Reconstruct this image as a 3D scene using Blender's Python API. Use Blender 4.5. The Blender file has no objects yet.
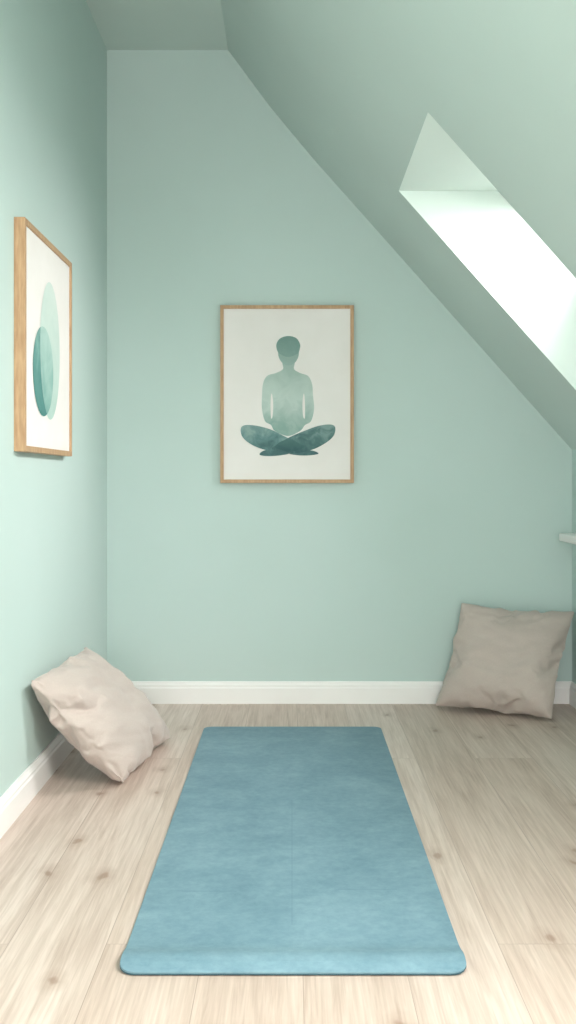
import bpy, bmesh, math, random
from mathutils import Vector, noise

S = bpy.context.scene
col = S.collection
F = 1021.0; CX = 292.0; CY = 480.0; H = 0.9
def px(x, y, d):
    return Vector(((x-CX)*d/F, d, H+(CY-y)*d/F))

# ---------------------------------------------------------------- helpers
def srgb(r, g, b):
    f = lambda c: (c/255/12.92) if c/255 <= 0.04045 else ((c/255+0.055)/1.055)**2.4
    return (f(r), f(g), f(b), 1)

def new_mat(name, rough=0.6):
    m = bpy.data.materials.new(name); m.use_nodes = True
    nt = m.node_tree; b = nt.nodes['Principled BSDF']
    b.inputs['Roughness'].default_value = rough
    return m, nt, b

def N(nt, t, **kw):
    n = nt.nodes.new(t)
    for k, v in kw.items(): setattr(n, k, v)
    return n

def math_n(nt, op, a, b=None, clamp=False):
    n = N(nt, 'ShaderNodeMath', operation=op, use_clamp=clamp)
    for i, v in enumerate((a, b)):
        if v is None: continue
        if isinstance(v, (int, float)): n.inputs[i].default_value = v
        else: nt.links.new(v, n.inputs[i])
    return n.outputs[0]

def ramp(nt, fac, stops):
    r = N(nt, 'ShaderNodeValToRGB')
    e = r.color_ramp.elements
    while len(e) < len(stops): e.new(0.5)
    for i, (p, c) in enumerate(stops):
        e[i].position = p; e[i].color = c
    nt.links.new(fac, r.inputs[0])
    return r.outputs[0]

def mixc(nt, fac, a, b, blend='MIX'):
    n = N(nt, 'ShaderNodeMix', data_type='RGBA', blend_type=blend)
    if isinstance(fac, (int, float)): n.inputs[0].default_value = fac
    else: nt.links.new(fac, n.inputs[0])
    for i, v in ((6, a), (7, b)):
        if isinstance(v, tuple): n.inputs[i].default_value = v
        else: nt.links.new(v, n.inputs[i])
    return n.outputs[2]

def pos(nt):
    return N(nt, 'ShaderNodeNewGeometry').outputs['Position']

def noise_n(nt, vec, scale, detail=3, rough=0.5, dist=0):
    n = N(nt, 'ShaderNodeTexNoise')
    n.inputs['Scale'].default_value = scale; n.inputs['Detail'].default_value = detail
    n.inputs['Roughness'].default_value = rough; n.inputs['Distortion'].default_value = dist
    nt.links.new(vec, n.inputs['Vector'])
    return n.outputs['Fac']

def mapping(nt, vec, scale=(1,1,1), loc=(0,0,0)):
    m = N(nt, 'ShaderNodeMapping')
    m.inputs['Scale'].default_value = scale; m.inputs['Location'].default_value = loc
    nt.links.new(vec, m.inputs['Vector'])
    return m.outputs[0]

def bump(nt, b, h, strength, dist=0.01):
    n = N(nt, 'ShaderNodeBump')
    n.inputs['Strength'].default_value = strength; n.inputs['Distance'].default_value = dist
    nt.links.new(h, n.inputs['Height']); nt.links.new(n.outputs[0], b.inputs['Normal'])

def mottled(name, c1, c2, scale, rough, bscale=200, bstr=0.05, detail=3):
    m, nt, b = new_mat(name, rough)
    p = pos(nt)
    f = noise_n(nt, p, scale, detail)
    nt.links.new(ramp(nt, f, [(0.3, c1), (0.7, c2)]), b.inputs['Base Color'])
    bump(nt, b, noise_n(nt, p, bscale, 2), bstr, 0.002)
    return m

# ---------------------------------------------------------------- materials
M_wall = mottled('mint_wall_paint', srgb(192,211,206), srgb(197,215,211), 1.6, 0.75)
M_ceil = mottled('mint_ceiling_paint', srgb(195,210,205), srgb(199,214,209), 1.6, 0.8)
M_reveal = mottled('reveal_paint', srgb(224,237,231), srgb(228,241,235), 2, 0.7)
M_white = mottled('white_gloss_trim', srgb(243,240,238), srgb(247,244,242), 4, 0.4, 60, 0.02)

# floor
M_floor, nt, b = new_mat('pale_oak_planks', 0.42)
P = pos(nt)
sep = N(nt, 'ShaderNodeSeparateXYZ'); nt.links.new(P, sep.inputs[0])
cmb = N(nt, 'ShaderNodeCombineXYZ')
nt.links.new(sep.outputs['Y'], cmb.inputs['X']); nt.links.new(sep.outputs['X'], cmb.inputs['Y'])
sh = mapping(nt, cmb.outputs[0], loc=(0.12, 0.17, 0))
br = N(nt, 'ShaderNodeTexBrick', offset=0.37, offset_frequency=2)
nt.links.new(sh, br.inputs['Vector'])
br.inputs['Scale'].default_value = 1; br.inputs['Mortar Size'].default_value = 0.0010
br.inputs['Mortar Smooth'].default_value = 0.3
br.inputs['Brick Width'].default_value = 2.1; br.inputs['Row Height'].default_value = 0.19
br.inputs['Color1'].default_value = (0,0,0,1); br.inputs['Color2'].default_value = (1,1,1,1)
br.inputs['Mortar'].default_value = (0.5,0.5,0.5,1)
plank = br.outputs['Color']
vm = N(nt, 'ShaderNodeVectorMath', operation='MULTIPLY_ADD')
nt.links.new(plank, vm.inputs[0]); vm.inputs[1].default_value = (7.3, 3.1, 5.7); nt.links.new(P, vm.inputs[2])
GP = vm.outputs[0]
g1 = noise_n(nt, mapping(nt, GP, (15, 1.0, 1)), 1.6, 5, 0.6, 1.0)
g2 = noise_n(nt, mapping(nt, GP, (95, 2.8, 1)), 1.5, 4, 0.6, 0.5)
g3 = noise_n(nt, mapping(nt, GP, (3, 1.0, 1)), 1.6, 3)
base = ramp(nt, g1, [(0.28, srgb(175,151,136)), (0.5, srgb(205,185,172)), (0.75, srgb(221,204,193))])
base = mixc(nt, 0.30, base, ramp(nt, g2, [(0.35, srgb(146,120,104)), (0.65, srgb(234,218,209))]))
base = mixc(nt, math_n(nt, 'MULTIPLY', g3, 0.35), base, srgb(219,204,195))
tint = ramp(nt, plank, [(0.0, srgb(240,235,231)), (1.0, srgb(255,255,255))])
base = mixc(nt, 1.0, base, tint, 'MULTIPLY')
# knots
vo = N(nt, 'ShaderNodeTexVoronoi'); vo.inputs['Scale'].default_value = 1.0
dv = N(nt, 'ShaderNodeTexNoise'); dv.inputs['Scale'].default_value = 18
nt.links.new(P, dv.inputs['Vector'])
va = N(nt, 'ShaderNodeVectorMath', operation='MULTIPLY_ADD')
nt.links.new(dv.outputs['Color'], va.inputs[0]); va.inputs[1].default_value = (0.03,0.06,0); nt.links.new(P, va.inputs[2])
nt.links.new(mapping(nt, va.outputs[0], (6.5, 3.6, 0.0), (0.3,0.2,0)), vo.inputs['Vector'])
vo.voronoi_dimensions='2D'
kd = ramp(nt, vo.outputs['Distance'], [(0.03, (1,1,1,1)), (0.075, (0.38,0.38,0.38,1)), (0.22, (0,0,0,1))])
ks = N(nt, 'ShaderNodeSeparateColor'); nt.links.new(vo.outputs['Color'], ks.inputs[0])
ksel = math_n(nt, 'GREATER_THAN', ks.outputs[0], 0.5)
kf = math_n(nt, 'MULTIPLY', math_n(nt, 'MULTIPLY', kd, ksel), 0.65)
base = mixc(nt, kf, base, srgb(132,98,76))
base = mixc(nt, math_n(nt, 'MULTIPLY', br.outputs['Fac'], 0.5), base, srgb(132,110,96))
nt.links.new(base, b.inputs['Base Color'])
bump(nt, b, math_n(nt, 'SUBTRACT', math_n(nt, 'MULTIPLY', g2, 0.15), br.outputs['Fac']), 0.2, 0.002)

# oak frame
M_oak, nt, b = new_mat('oak_frame', 0.5)
g = noise_n(nt, mapping(nt, pos(nt), (60, 60, 8)), 2, 4)
nt.links.new(ramp(nt, g, [(0.3, srgb(172,134,98)), (0.7, srgb(198,162,124))]), b.inputs['Base Color'])
M_paper = mottled('art_paper', srgb(234,229,225), srgb(238,233,230), 8, 0.8)

def watercolor(name, stops, zlo, zhi, nscale=14, nstr=0.35):
    m, nt, b = new_mat(name, 0.8)
    P = pos(nt)
    s = N(nt, 'ShaderNodeSeparateXYZ'); nt.links.new(P, s.inputs[0])
    mr = N(nt, 'ShaderNodeMapRange'); nt.links.new(s.outputs['Z'], mr.inputs[0])
    mr.inputs[1].default_value = zlo; mr.inputs[2].default_value = zhi
    n = noise_n(nt, P, nscale, 4, 0.55, 0.8)
    f = math_n(nt, 'ADD', mr.outputs[0], math_n(nt, 'MULTIPLY', math_n(nt, 'SUBTRACT', n, 0.5), nstr*2), clamp=True)
    nt.links.new(ramp(nt, f, stops), b.inputs['Base Color'])
    return m

# cushion fabric
def fabric(name, c1, c2):
    m, nt, b = new_mat(name, 0.95)
    tc = N(nt, 'ShaderNodeTexCoord').outputs['UV']
    f = noise_n(nt, tc, 5, 4, 0.6)
    f2 = noise_n(nt, mapping(nt, tc, (260,60,1)), 1, 2)
    f3 = noise_n(nt, mapping(nt, tc, (60,260,1)), 1, 2)
    w = math_n(nt, 'ADD', f2, f3)
    c = ramp(nt, f, [(0.3, c1), (0.7, c2)])
    c = mixc(nt, 0.2, c, ramp(nt, math_n(nt,'MULTIPLY',w,0.5), [(0.4, (c1[0]*.75,c1[1]*.75,c1[2]*.75,1)), (0.6, c2)]))
    nt.links.new(c, b.inputs['Base Color'])
    b.inputs['Sheen Weight'].default_value = 0.2
    bump(nt, b, math_n(nt, 'ADD', math_n(nt,'MULTIPLY',w,0.15), math_n(nt,'MULTIPLY',f,0.3)), 0.4, 0.003)
    return m
M_cush = fabric('greige_linen', srgb(191,176,168), srgb(199,184,176))

# yoga mat
M_mat, nt, b = new_mat('blue_rubber_mat', 0.75)
P = pos(nt)
n1 = noise_n(nt, mapping(nt, P, (3.0, 2.6, 1)), 1.5, 6, 0.6, 0.6)
n2 = noise_n(nt, mapping(nt, P, (3.0, 6, 1)), 3.0, 6, 0.7, 0.4)
n3 = noise_n(nt, P, 60, 4, 0.7)
c = ramp(nt, n1, [(0.3, srgb(94,127,141)), (0.5, srgb(109,141,154)), (0.72, srgb(128,158,170))])
c = mixc(nt, 0.3, c, ramp(nt, n2, [(0.3, srgb(92,126,140)), (0.7, srgb(138,166,177))]))
c = mixc(nt, 0.18, c, ramp(nt, n3, [(0.35, srgb(84,118,132)), (0.65, srgb(144,172,182))]))
s = N(nt, 'ShaderNodeSeparateXYZ'); nt.links.new(P, s.inputs[0])
X, Y = s.outputs['X'], s.outputs['Y']
def band(v, lo, hi):
    return math_n(nt, 'MULTIPLY', math_n(nt, 'GREATER_THAN', v, lo), math_n(nt, 'LESS_THAN', v, hi))
l1 = math_n(nt, 'MULTIPLY', band(X, -0.0012, 0.0012), band(Y, 2.05, 2.85))
l2 = math_n(nt, 'MULTIPLY', band(Y, 2.215, 2.221), band(X, -0.24, -0.12))
l3 = math_n(nt, 'MULTIPLY', band(Y, 2.225, 2.231), band(X, 0.10, 0.23))
ln = math_n(nt, 'MULTIPLY', math_n(nt, 'ADD', l1, math_n(nt, 'ADD', l2, l3), clamp=True), 0.3)
c = mixc(nt, ln, c, srgb(84,118,132))
nt.links.new(c, b.inputs['Base Color'])
bump(nt, b, noise_n(nt, P, 350, 2), 0.12, 0.002)
M_matedge = mottled('mat_underside', srgb(40,72,82), srgb(50,84,94), 30, 0.7)

M_glass = bpy.data.materials.new('window_glass'); M_glass.use_nodes = True
nt = M_glass.node_tree; nt.nodes.clear()
o = N(nt, 'ShaderNodeOutputMaterial'); mx = N(nt, 'ShaderNodeMixShader'); t = N(nt, 'ShaderNodeBsdfTransparent'); g = N(nt, 'ShaderNodeBsdfGlossy')
g.inputs['Roughness'].default_value = 0.02
fr = N(nt, 'ShaderNodeFresnel'); nt.links.new(fr.outputs[0], mx.inputs[0])
nt.links.new(t.outputs[0], mx.inputs[1]); nt.links.new(g.outputs[0], mx.inputs[2]); nt.links.new(mx.outputs[0], o.inputs[0])

# ---------------------------------------------------------------- mesh helpers
def make(name, verts, faces, mat, parent=None, smooth=False):
    me = bpy.data.meshes.new(name); me.from_pydata([tuple(v) for v in verts], [], faces); me.update()
    bm = bmesh.new(); bm.from_mesh(me); bmesh.ops.recalc_face_normals(bm, faces=bm.faces); bm.to_mesh(me); bm.free()
    ob = bpy.data.objects.new(name, me); col.objects.link(ob)
    for m in (mat if isinstance(mat, list) else [mat]): me.materials.append(m)
    if smooth:
        for p in me.polygons: p.use_smooth = True
    if parent: ob.parent = parent
    return ob

def boxgeo(a, c):
    x0,y0,z0 = a; x1,y1,z1 = c
    v = [(x0,y0,z0),(x1,y0,z0),(x1,y1,z0),(x0,y1,z0),(x0,y0,z1),(x1,y0,z1),(x1,y1,z1),(x0,y1,z1)]
    f = [(0,3,2,1),(4,5,6,7),(0,1,5,4),(1,2,6,5),(2,3,7,6),(3,0,4,7)]
    return v, f

def boxes(name, lst, mat, parent=None, bev=0):
    V=[];Fc=[]
    for a,c in lst:
        v,f = boxgeo(a,c); o=len(V); V+=v; Fc+=[tuple(i+o for i in q) for q in f]
    ob = make(name, V, Fc, mat, parent)
    if bev:
        m = ob.modifiers.new('bevel','BEVEL'); m.width=bev; m.segments=3; m.limit_method='ANGLE'
    return ob

def empty(name, loc=(0,0,0)):
    e = bpy.data.objects.new(name, None); e.empty_display_size = 0.1; col.objects.link(e)
    return e

def prism(name, prof, axis, a, c, mat, parent=None):
    n=len(prof); V=[]
    for t in (a,c):
        for p in prof:
            V.append((p[0],t,p[1]) if axis=='y' else (t,p[0],p[1]))
    Fc=[tuple(range(n)), tuple(range(2*n-1,n-1,-1))]+[(i,(i+1)%n,n+(i+1)%n,n+i) for i in range(n)]
    return make(name,V,Fc,mat,parent)

# ---------------------------------------------------------------- room
XL=-0.747; XR=1.13; YB=4.12; YR=-1.6; ZC=2.635
T=0.12
SL=1.125
sl=lambda x: 2.2928-SL*x
prof=[(-0.258,2.635),(-0.09,2.408),(0.08,sl(0.08))]
kneeZ = sl(XR)

boxes('floor', [((XL-T,YR-T,-0.1),(XR+T+0.4,YB+T,0))], M_floor)
bw=[(XL,0),(XL,ZC)]+prof+[(XR,kneeZ),(XR,0)]
prism('wall_back', bw, 'y', YB, YB+T, M_wall)
boxes('wall_left', [((XL-T,YR-T,0),(XL,YB+T,ZC+0.1))], M_wall)
boxes('wall_right', [((XR,YR-T,0),(XR+T,YB+T,kneeZ))], M_wall)
boxes('ceiling', [((XL,YR-T,ZC),(-0.258,YB+T,ZC+0.1))], M_ceil)

holes=[(2.73,3.475),(0.55,1.45)]  # second opening: unseen skylight near the camera, added to let in more light
xt=0.3634; xb=1.06
V=[];Fc=[];mi=[]
def quad(a,b_,c_,d_,m=0):
    o=len(V); V.extend([a,b_,c_,d_]); Fc.append((o,o+1,o+2,o+3)); mi.append(m)
pp=prof+[(xt,sl(xt)),(xb,sl(xb)),(XR,kneeZ)]
for i in range(len(pp)-1):
    (x0,z0),(x1,z1)=pp[i],pp[i+1]
    if x0==xt: segs=[(YR-T,0.55),(1.45,2.73),(3.475,YB+T)]
    else: segs=[(YR-T,YB+T)]
    for a,c_ in segs:
        quad((x0,a,z0),(x1,a,z1),(x1,c_,z1),(x0,c_,z0))
hx=0.42
gz=lambda x: sl(x)+hx*SL
zt=sl(xt); zb=sl(xb)
for a,c_ in holes:
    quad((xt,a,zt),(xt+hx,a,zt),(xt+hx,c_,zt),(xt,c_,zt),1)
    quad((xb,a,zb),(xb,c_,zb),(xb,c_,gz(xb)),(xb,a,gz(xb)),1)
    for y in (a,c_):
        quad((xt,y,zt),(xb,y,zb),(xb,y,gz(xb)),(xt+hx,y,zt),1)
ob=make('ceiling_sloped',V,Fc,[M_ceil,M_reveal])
for p,m in zip(ob.data.polygons,mi): p.material_index=m
for k,(a,c_) in enumerate(holes):
    e=empty('window_%d'%(k+1))
    w=0.045; x0=xt+hx; x1=xb
    nn=Vector((SL,0,1)).normalized()
    def bar(nm,xa,xc,ya,yc):
        base=[(xa,ya,gz(xa)),(xc,ya,gz(xc)),(xc,yc,gz(xc)),(xa,yc,gz(xa))]
        Vv=[Vector(q)+nn*0.001 for q in base]+[Vector(q)+nn*0.05 for q in base]
        make(nm,Vv,[(0,1,2,3),(4,5,6,7),(0,1,5,4),(1,2,6,5),(2,3,7,6),(3,0,4,7)],M_white,e)
    bar('frame_top',x0-0.03,x0+w,a-0.04,c_+0.04); bar('frame_bottom',x1-w,x1+0.03,a-0.04,c_+0.04)
    bar('frame_side_1',x0,x1,a-0.04,a+w); bar('frame_side_2',x0,x1,c_-w,c_+0.04)
    make('glass',[Vector(q)+nn*0.03 for q in [(x0,a,gz(x0)),(x1,a,gz(x1)),(x1,c_,gz(x1)),(x0,c_,gz(x0))]],[(0,1,2,3)],M_glass,e)

# rear wall behind the camera; its unseen window is added for soft fill
wx0,wx1,wz0,wz1=-0.55,0.45,0.30,1.77
boxes('wall_rear',[((XL,YR-T,0),(wx0,YR,ZC)),((wx1,YR-T,0),(XR,YR,kneeZ)),((wx0,YR-T,0),(wx1,YR,wz0)),((wx0,YR-T,wz1),(wx1,YR,sl(wx1)-0.0))],M_wall)
prism('wall_rear_gable',[(wx1,kneeZ),(wx1,sl(wx1)),(XR,kneeZ)],'y',YR-T,YR,M_wall)
prism('wall_rear_gable_top',[(wx0,sl(wx1)),(wx0,ZC)]+prof+[(wx1,sl(wx1))],'y',YR-T,YR,M_wall)
e=empty('window_3')
boxes('frame',[((wx0,YR-0.09,wz0),(wx0+.05,YR-0.03,wz1)),((wx1-.05,YR-0.09,wz0),(wx1,YR-0.03,wz1)),((wx0,YR-0.09,wz0),(wx1,YR-0.03,wz0+.05)),((wx0,YR-0.09,wz1-.05),(wx1,YR-0.03,wz1))],M_white,e)
make('glass',[(wx0,YR-.06,wz0),(wx1,YR-.06,wz0),(wx1,YR-.06,wz1),(wx0,YR-.06,wz1)],[(0,1,2,3)],M_glass,e)

bp=[(0,0),(0.016,0),(0.016,0.062),(0.013,0.068),(0.013,0.074),(0.008,0.082),(0.006,0.088),(0,0.088)]
prism('baseboard_back',[(YB-d,z) for d,z in bp],'x',XL,XR,M_white)
prism('baseboard_left',[(XL+d,z) for d,z in bp],'y',YR,YB-0.016,M_white)
prism('baseboard_right',[(XR-d,z) for d,z in bp],'y',YR,YB-0.016,M_white)
boxes('wall_shelf',[((1.045,2.6,0.661),(XR,4.0,0.692))],M_white,None,0.006)

# ---------------------------------------------------------------- yoga mat
def yoga_mat():
    e=empty('yoga_mat')
    x0,x1,y0,y1=-0.317,0.321,1.852,3.70; r=0.03
    out=[]
    for cx,cy,a0 in ((x1-r,y1-r,0),(x0+r,y1-r,90),(x0+r,y0+r,180),(x1-r,y0+r,270)):
        for i in range(9):
            a=math.radians(a0+i*90/8); out.append((cx+r*math.cos(a),cy+r*math.sin(a)))
    def layer(nm,z0,z1,mat,bev):
        bm=bmesh.new()
        vs=[bm.verts.new((x,y,z0)) for x,y in out]
        f=bm.faces.new(vs)
        ex=bmesh.ops.extrude_face_region(bm,geom=[f])
        for v in ex['geom']:
            if isinstance(v,bmesh.types.BMVert): v.co.z=z1
        for k in range(1,22):
            bmesh.ops.bisect_plane(bm,geom=bm.verts[:]+bm.edges[:]+bm.faces[:],plane_co=(0,y0+0.01*k,0),plane_no=(0,1,0))
        for v in bm.verts:
            d=(v.co.y-y0)
            v.co.z+=0.010*math.exp(-((d-0.05)/0.035)**2)
        bmesh.ops.recalc_face_normals(bm,faces=bm.faces)
        me=bpy.data.meshes.new(nm); bm.to_mesh(me); bm.free(); me.materials.append(mat)
        ob=bpy.data.objects.new(nm,me); col.objects.link(ob); ob.parent=e
        if bev:
            m=ob.modifiers.new('b','BEVEL'); m.width=bev; m.segments=3; m.limit_method='ANGLE'; m.angle_limit=math.radians(40)
        for p in me.polygons: p.use_smooth=abs(p.normal.z)>0.5
    layer('base_layer',0.0005,0.0028,M_matedge,0)
    layer('top_layer',0.0028,0.0068,M_mat,0.0015)
yoga_mat()

# ---------------------------------------------------------------- art
def smooth_poly(pts,n=8):
    o=[];L=len(pts)
    for i in range(L):
        p0,p1,p2,p3=[Vector(pts[(i+k-1)%L]) for k in range(4)]
        for j in range(n):
            t=j/n
            o.append(0.5*((2*p1)+(-p0+p2)*t+(2*p0-5*p1+4*p2-p3)*t*t+(-p0+3*p1-3*p2+p3)*t**3))
    return o
def ell(cx,cy,rx,ry,rot=0,n=40):
    r=math.radians(rot)
    return [(cx+rx*math.cos(a)*math.cos(r)-ry*math.sin(a)*math.sin(r), cy+rx*math.cos(a)*math.sin(r)+ry*math.sin(a)*math.cos(r)) for a in [2*math.pi*i/n for i in range(n)]]

fx0,fx1,fz0,fz1=-0.288,0.248,0.888,1.601
e=empty('framed_meditation_print')
w=0.014; yb=YB; yf=YB-0.028
boxes('frame',[((fx0,yf,fz0),(fx0+w,yb,fz1)),((fx1-w,yf,fz0),(fx1,yb,fz1)),((fx0+w,yf,fz0),(fx1-w,yb,fz0+w)),((fx0+w,yf,fz1-w),(fx1-w,yb,fz1))],M_oak,e,0.0012)
yp=YB-0.022
boxes('paper',[((fx0+w,yp,fz0+w),(fx1-w,yp+0.01,fz1-w))],M_paper,e)
def art(nm,pts,mat,lift,sm=True):
    q=smooth_poly(pts) if sm else [Vector(p) for p in pts]
    d=yp-0.0006*lift
    make(nm,[px(p[0],p[1],d) for p in q],[tuple(range(len(q)))],mat,e)
zof=lambda y: H+(CY-y)*4.09/F
Wt=watercolor('torso_wash',[(0,srgb(138,168,160)),(0.45,srgb(192,208,201)),(1,srgb(166,187,179))],zof(428),zof(366),16,0.4)
Wh=watercolor('head_wash',[(0,srgb(158,182,175)),(1,srgb(134,160,153))],zof(366),zof(336),25,0.4)
Wl=watercolor('leg_wash',[(0,srgb(74,108,110)),(0.5,srgb(102,138,137)),(1,srgb(144,170,167))],zof(452),zof(424),22,1.0)
Wl2=watercolor('leg_wash_dark',[(0,srgb(62,96,99)),(0.5,srgb(88,122,121)),(1,srgb(130,157,154))],zof(452),zof(424),26,1.0)
art('torso',[(283,362),(283,369),(276,373),(267,376),(263,384),(262,396),(262,409),(265,421),(271,425),(275,431),(288,436),(300,431),(305,425),(311,421),(314,409),(313,396),(312,384),(308,376),(300,373),(294,369),(294,362)],Wt,1)
Wp=M_paper
art('gap_1',[(272,394),(273.2,404),(272.6,416),(271,418),(270.5,406),(271,396)],Wp,3)
art('gap_2',[(303.5,394),(304.5,396),(305,406),(304.8,418),(303,416),(302.4,404)],Wp,3)
art('head',ell(288.5,352,10.5,13.5),Wh,2,False)
art('hair',[(277,350),(276.5,344),(280,338.5),(288,336),(296,338),(300,344),(299.5,350),(297,354),(288,357),(280,354)],watercolor('hair_wash',[(0,srgb(134,162,155)),(1,srgb(114,146,139))],zof(358),zof(336),25,0.4),3)
art('leg_left',[(241,428),(246,425),(258,426),(272,430),(286,437),(298,443),(304,447),(296,450),(280,452),(262,449),(249,443),(242,436)],Wl,4)
art('leg_right',[(335,427),(330,424.5),(318,426),(304,431),(290,437),(278,444),(272,449),(284,452),(298,453),(314,449),(327,442),(334,435)],Wl2,5)
art('leg_overlap',[(275,447),(288,439),(300,444),(304,447.5),(290,451.5)],watercolor('leg_overlap_wash',[(0,srgb(54,90,93)),(1,srgb(80,116,114))],zof(452),zof(438),30,0.5),6)
art('foot_1',[(260,455),(263,451),(274,449),(288,451),(288,454),(272,456)],Wl,3)
art('foot_2',[(318,454),(314,451),(303,450),(290,451),(290,454),(304,455.5)],Wl,3)

# left wall print
e=empty('framed_abstract_print')
ya,yc,za,zc=2.742,3.33,0.977,1.607
xf=XL+0.03; w=0.016
boxes('frame',[((XL,ya,za),(xf,ya+w,zc)),((XL,yc-w,za),(xf,yc,zc)),((XL,ya+w,za),(xf,yc-w,za+w)),((XL,ya+w,zc-w),(xf,yc-w,zc))],M_oak,e,0.0012)
xp=XL+0.024
boxes('paper',[((xp-0.01,ya+w,za+w),(xp,yc-w,zc-w))],M_paper,e)
def art2(nm,pts,mat,lift,sm=True):
    q=smooth_poly(pts) if sm else [Vector(p) for p in pts]
    make(nm,[(xp+0.0006*lift,p[0],p[1]) for p in q],[tuple(range(len(q)))],mat,e)
A1=watercolor('oval_wash_pale',[(0,srgb(176,202,193)),(1,srgb(208,221,214))],1.08,1.48,9,0.5)
A2=watercolor('oval_wash_dark',[(0,srgb(70,128,124)),(0.6,srgb(96,148,142)),(1,srgb(134,176,169))],1.08,1.36,14,0.6)
A3=watercolor('oval_wash_overlap',[(0,srgb(124,168,160)),(1,srgb(176,204,196))],1.10,1.34,12,0.7)
pc=(3.05,1.285,0.125,0.205); dc=(2.965,1.215,0.120,0.130)
art2('oval_pale',ell(*pc),A1,1,False)
art2('oval_dark',ell(*dc),A2,2,False)
ins=lambda p,c:((p[0]-c[0])/c[2])**2+((p[1]-c[1])/c[3])**2<=1
L1=[p for p in ell(*dc,0,240) if ins(p,pc)]; L2=[p for p in ell(*pc,0,400) if ins(p,dc)]
allp=L1+L2
cx_=sum(p[0] for p in allp)/len(allp); cy_=sum(p[1] for p in allp)/len(allp)
allp.sort(key=lambda p:math.atan2(p[1]-cy_,p[0]-cx_))
art2('oval_overlap',allp,A3,3,False)

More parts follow.
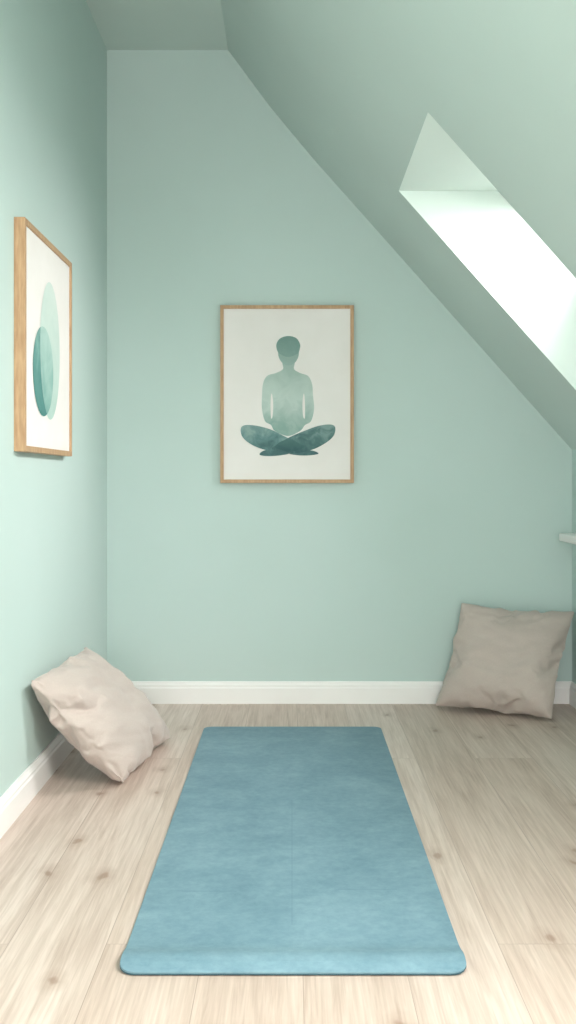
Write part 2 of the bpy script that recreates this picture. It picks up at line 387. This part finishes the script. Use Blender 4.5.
# ---------------------------------------------------------------- cushions (cloth-inflated)
def cushion(name, c00, c10, c11, c01, seed, thick, low=0.35, lift=0.0, conc=0.04, wr=1.0, mixg=0.5):
    n=46; L=0.5
    idx={}; V=[]; Fc=[]; G=[]
    for s in (1,-1):
        for i in range(n+1):
            for j in range(n+1):
                edge=i in (0,n) or j in (0,n)
                if edge and s==-1: idx[(s,i,j)]=idx[(1,i,j)]; continue
                x=(i/n-.5)*L; y=(j/n-.5)*L
                z=0 if edge else s*(0.004+0.003*noise.noise(Vector((x*14,y*14,seed+s*3))))
                idx[(s,i,j)]=len(V); V.append((x,y,z)); G.append((2*i/n-1,2*j/n-1))
    for s in (1,-1):
        for i in range(n):
            for j in range(n):
                q=(idx[(s,i,j)],idx[(s,i+1,j)],idx[(s,i+1,j+1)],idx[(s,i,j+1)])
                Fc.append(q if s==1 else q[::-1])
    ob=make(name,V,Fc,M_cush,None,True)
    me=ob.data
    uv=me.uv_layers.new(name='UVMap')
    for lp in me.loops:
        co=me.vertices[lp.vertex_index].co
        uv.data[lp.index].uv=(co.x/L+.5, co.y/L+.5)
    m=ob.modifiers.new('cloth','CLOTH')
    st=m.settings
    st.quality=7; st.mass=0.15; st.use_pressure=True; st.uniform_pressure_force=4.0
    st.tension_stiffness=25; st.compression_stiffness=25; st.shear_stiffness=8; st.bending_stiffness=0.05
    st.effector_weights.gravity=0.0
    m.point_cache.frame_start=1; m.point_cache.frame_end=60
    st.air_damping=2
    for f in range(1,41):
        S.frame_set(f)
    dg=bpy.context.evaluated_depsgraph_get()
    ev=ob.evaluated_get(dg)
    co=[v.co.copy() for v in ev.data.vertices]
    ob.modifiers.clear()
    S.frame_set(1)
    ci=[co[idx[(1,a,b_)]] for a,b_ in ((0,0),(n,0),(n,n),(0,n))]
    half=sum(abs(c.x)+abs(c.y) for c in ci)/8
    zm=max(abs(c.z) for c in co)
    A,B,C,D=[Vector(c) for c in (c00,c10,c11,c01)]
    nrm=((B-A).cross(D-A)+(C-B).cross(D-C)).normalized()
    k=thick/2/max(zm,1e-4)
    for i,c in enumerate(co):
        gi,gj=G[i]
        ii=int(round((gi+1)/2*n)); jj=int(round((gj+1)/2*n))
        xl=co[idx[(1,0,jj)]].x; xr=co[idx[(1,n,jj)]].x
        yl=co[idx[(1,ii,0)]].y; yr=co[idx[(1,ii,n)]].y
        tx=1-conc*(1-gj*gj); ty=1-conc*(1-gi*gi)
        sx_=2*(c.x-xl)/(xr-xl)-1; sy_=2*(c.y-yl)/(yr-yl)-1
        a0=c.x/half; b0=c.y/half
        a2=mixg*sx_*tx+(1-mixg)*a0; b2=mixg*sy_*ty+(1-mixg)*b0
        u=a2/2+.5; v=b2/2+.5
        zz=c.z*k*(1.0+low*(0.5-min(max(v,0),1)))
        inn=max(0,1-gi**2)*max(0,1-gj**2)
        if c.z>0:
            q=Vector((gi*1.3+0.6*gj,gj*3.0-0.8*gi*gi,seed*7.1))
            zz+=wr*(0.010*inn**0.6*noise.noise(q*1.6)+0.007*inn**0.6*noise.noise(q*3.7))
        p=A*(1-u)*(1-v)+B*u*(1-v)+C*u*v+D*(1-u)*v
        p=p+nrm*(zz+lift*inn)
        p.z=max(p.z,0.002)
        lim=XL+0.018 if p.z<0.09 else XL+0.003
        p.x=max(p.x,lim)
        lim=YB-0.018 if p.z<0.09 else YB-0.003
        p.y=min(p.y,lim)
        p.x=min(p.x,XR-0.018)
        me.vertices[i].co=p
    me.update()
    bm=bmesh.new(); bm.from_mesh(me); bmesh.ops.recalc_face_normals(bm,faces=bm.faces); bm.to_mesh(me); bm.free()
    sd=ob.modifiers.new('sub','SUBSURF'); sd.levels=1; sd.render_levels=2
    return ob
cushion('throw_cushion',(-0.497,2.985,0.012),(-0.425,3.51,0.015),(-0.705,3.44,0.325),(-0.72,2.82,0.345),1,0.17,0.1,0.0,0.0,1.0,0.85)
cushion('throw_cushion',(0.556,3.99,0.015),(0.967,3.79,0.01),(1.115,4.01,0.385),(0.670,4.05,0.415),2,0.19,0.35,0.0,0.03,1.0,0.65)

# ---------------------------------------------------------------- lights
def area(name,loc,direction,sx,sy,power,color=(1,1,1),spread=180):
    l=bpy.data.lights.new(name,'AREA'); l.shape='RECTANGLE'; l.size=sx; l.size_y=sy; l.energy=power; l.color=color
    l.spread=math.radians(spread)
    o=bpy.data.objects.new(name,l); col.objects.link(o); o.location=loc
    o.rotation_euler=Vector(direction).to_track_quat('-Z','Y').to_euler()
    return o
nv=Vector((-SL,0,-1)).normalized()
xm=(xt+hx+xb)/2
LC=(1,0.96,0.945)
dv_=Vector((-1,0.05,-0.62)).normalized()
area('skylight_daylight',Vector((xm,(2.73+3.475)/2,gz(xm)))-dv_*0.7,dv_,1.1,0.9,60,LC,120)
area('added_skylight_fill',Vector((xm,1.0,gz(xm)))+nv*0.02,nv,0.8,0.38,52,LC)  # fill lamp in the added near skylight, brightens left wall and floor
area('rear_window_fill',((wx0+wx1)/2,YR-0.02,(wz0+wz1)/2),(0,1,0),wx1-wx0-.1,wz1-wz0-.1,56,LC)  # front fill lamp set in the added rear window

wd=bpy.data.worlds.new('world'); S.world=wd; wd.use_nodes=True
bg=wd.node_tree.nodes['Background']; bg.inputs[0].default_value=(1.0,0.98,0.98,1); bg.inputs[1].default_value=2.2

# ---------------------------------------------------------------- camera
cam=bpy.data.cameras.new('camera'); co=bpy.data.objects.new('camera',cam); col.objects.link(co)
co.location=(0,0,H); co.rotation_euler=(math.radians(90),0,0)
cam.lens=36*F/1024; cam.sensor_width=36
cam.shift_x=-(CX-288)/1024; cam.shift_y=-(512-CY)/1024
cam.clip_start=0.05
S.camera=co
S.view_settings.view_transform='Standard'
